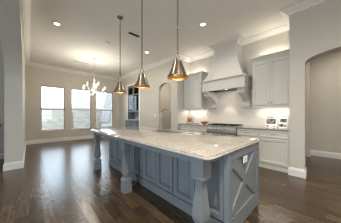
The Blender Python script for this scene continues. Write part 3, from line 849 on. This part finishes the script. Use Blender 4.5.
# ------------------------------------------------------------------ chandelier
cx, cy = 1.84, 6.28
ch = thing('chandelier', 'white candle chandelier hanging in front of the windows', 'chandelier', (cx, cy, H))
obj('canopy', lathe(bmesh.new(), [(.065, H - .001), (.06, H - .02), (.02, H - .035), (0, H - .04)], cx, cy, 20), SILVER, ch, 40)
obj('chain', chain_links(bmesh.new(), cx, cy, 2.70, H - .035, .05, .004, .012), SILVER, ch, 60)
obj('column', lathe(bmesh.new(), [(0, 2.02), (.018, 2.03), (.026, 2.055), (.012, 2.08), (.05, 2.10), (.055, 2.13), (.03, 2.17), (.016, 2.22), (.02, 2.34), (.032, 2.40), (.038, 2.46), (.018, 2.52), (.014, 2.60), (.028, 2.64), (.02, 2.68), (.006, 2.71), (0, 2.71)], cx, cy, 18, False), SILVER, ch, 50)
def arm(ang, R, zt, z0, name='arm'):
    c, s_ = math.cos(ang), math.sin(ang); P = []
    for k in range(15):
        t = k / 14; r = .02 + (R - .02) * t
        z = z0 - .12 * math.sin(PI * min(1, t * 1.05)) + (zt - z0) * t ** 3
        P.append((cx + c * r, cy + s_ * r, z))
    a = obj('arm', tube(bmesh.new(), P, .0075, 7), SILVER, ch, 60)
    x, yy = cx + c * R, cy + s_ * R
    obj('candle_cup', lathe(bmesh.new(), [(0, zt - .005), (.012, zt), (.042, zt + .014), (.044, zt + .02), (.014, zt + .022), (0, zt + .022)], x, yy, 14, False), SILVER, a, 40)
    obj('candle_sleeve', lathe(bmesh.new(), [(.0125, zt + .02), (.0125, zt + .12), (0, zt + .12)], x, yy, 10), mat('ivory_sleeve', (.82, .78, .70), .5), a, 40)
    obj('candle_bulb', lathe(bmesh.new(), [(.008, zt + .12), (.0145, zt + .14), (.012, zt + .16), (.003, zt + .185), (0, zt + .187)], x, yy, 10, False), CBULB, a, 60)
for k in range(6): arm(2 * PI * k / 6 + .35, .41, 2.17, 2.14)
for k in range(3): arm(2 * PI * k / 3 + .9, .23, 2.34, 2.32)
for k in range(6): lamp('chandelier_lamp', 'POINT', (cx + .41 * math.cos(PI * k / 3 + .35), cy + .41 * math.sin(PI * k / 3 + .35), 2.17 + .215), CHAND_W * .33, WARM, .02)
for k in range(3): lamp('chandelier_lamp', 'POINT', (cx + .23 * math.cos(2 * PI * k / 3 + .9), cy + .23 * math.sin(2 * PI * k / 3 + .9), 2.34 + .215), CHAND_W * .33, WARM, .02)

# ------------------------------------------------------------------ ceiling fixtures
can_lab = ['round recessed ceiling downlight near the left wall', 'round recessed ceiling downlight before the range hood', 'round recessed ceiling downlight before the small arch',
           'unseen recessed downlight added as fill above the camera by the left arch', 'unseen recessed downlight added as fill before the hall arch', 'unseen recessed downlight added as fill behind the camera at the left', 'unseen recessed downlight added as fill behind the camera at the right']
cans = [(.486, 4.52), (3.08, 2.08), (3.02, 4.38), (.49, 2.1), (2.3, -.6), (.49, -.3), (1.7, -2.4)]  # the later cans stand out of view, added as fill light
c0 = thing('recessed_or_fill_light', can_lab[0], 'ceiling light', (cans[0][0], cans[0][1], H), 'recessed downlights')
x, y = cans[0]
obj('trim_ring', lathe(bmesh.new(), [(.052, H - .004), (.075, H - .007), (.085, H - .004), (.085, H - .0005), (.05, H - .0005)], x, y, 28, False), WHITE, c0, 40)
obj('lens', lathe(bmesh.new(), [(0, H - .003), (.052, H - .003), (.052, H - .001), (0, H - .001)], x, y, 28, False), CANLENS, c0, 40)
for (x, y), lb in list(zip(cans, can_lab))[1:]: dup(c0, (x, y, H), lb, 'recessed downlights')
for (x, y), w_ in zip(cans + [(5.2, -.6), (4.75, 4.7)], CAN_W): lamp('downlight_or_fill_lamp', 'AREA', (x, y, H - .012), w_, WARM, .09, spread=2.6)  # extra hall and pantry lamps are unseen, added without fixtures
obj('smoke_detector', lathe(bmesh.new(), [(.06, H - .0005), (.062, H - .02), (.045, H - .034), (0, H - .036)], 1.75, 4.63, 24), WHITE, smooth=40, label='small white smoke detector on the ceiling', category='smoke detector')
def vent(x, y, w, l, label, dark):
    t = thing('ceiling_vent', label, 'vent', (x, y, H))
    bm = bmesh.new()
    fm = WHITE if not dark else mat('bronze_vent', (.10, .09, .08), .5)
    box(bm, x - l / 2, x + l / 2, y - w / 2, y - w / 2 + .015, H - .012, H - .0005); box(bm, x - l / 2, x + l / 2, y + w / 2 - .015, y + w / 2, H - .012, H - .0005)
    for q in (x - l / 2, x - .008, x + l / 2 - .015): box(bm, q, q + .015, y - w / 2 + .015, y + w / 2 - .015, H - .012, H - .0005)
    obj('vent_frame', bm, fm, t)
    bm = B(x - l / 2 + .015, x + l / 2 - .015, y - w / 2 + .015, y + w / 2 - .015, H - .004, H - .0006)
    for k in range(3):
        yy = y - w / 2 + .02 + k * (w - .04) / 3
        box(bm, x - l / 2 + .015, x + l / 2 - .015, yy + .004, yy + .010, H - .011, H - .004)
    obj('louvers', bm, mat('vent_louver', (.035, .033, .03) if dark else (.35, .33, .30), .7), t)  # one flat colour for slats and backing, darker on the dark vent
vent(2.09, 3.65, .085, .31, 'dark slotted ceiling vent between pendants and downlights', True)
vent(1.55, 7.1, .10, .5, 'pale slotted ceiling vent behind the chandelier chain', False)

# ------------------------------------------------------------------ plant in the left room
pt = thing('potted_plant', 'dark leafy potted plant beyond the left archway', 'plant', (-.95, 5.95, 0))
obj('pot', lathe(bmesh.new(), [(.12, 0), (.15, .04), (.17, .30), (.18, .34), (.16, .34), (.15, .30), (0, .30)], -.95, 5.95, 24), mat('charcoal_ceramic', (.06, .06, .06), .4), pt, 40)
bm = bmesh.new(); bs = bmesh.new()
for k in range(11):
    a = random.uniform(-1.0, .9); L = random.uniform(.25, .42); hz = random.uniform(.75, 1.12)
    tip = Vector((-.95 + L * math.cos(a), 5.95 + .3 * L * math.sin(a), hz)); st = Vector((-.95, 5.95, .29))
    mid = st.lerp(tip, .55) + Vector((-.05, 0, .12))
    tube(bs, [st, mid, tip], [.006, .005, .003], 5)
    d = (tip - mid).normalized(); s_ = Vector((0, .3, .95)); s_ = (s_ - d * s_.dot(d)).normalized()
    pr = [tip - d * .10, tip - d * .04 + s_ * .022, tip + d * .04 + s_ * .012, tip + d * .10, tip + d * .04 - s_ * .012, tip - d * .04 - s_ * .022]
    bm.faces.new([bm.verts.new(v) for v in pr])
obj('stems', bs, mat('dark_stem', (.04, .04, .025), .8), pt)
obj('leaves', bm, mat('dark_leaf', (.03, .035, .025), .6), pt)
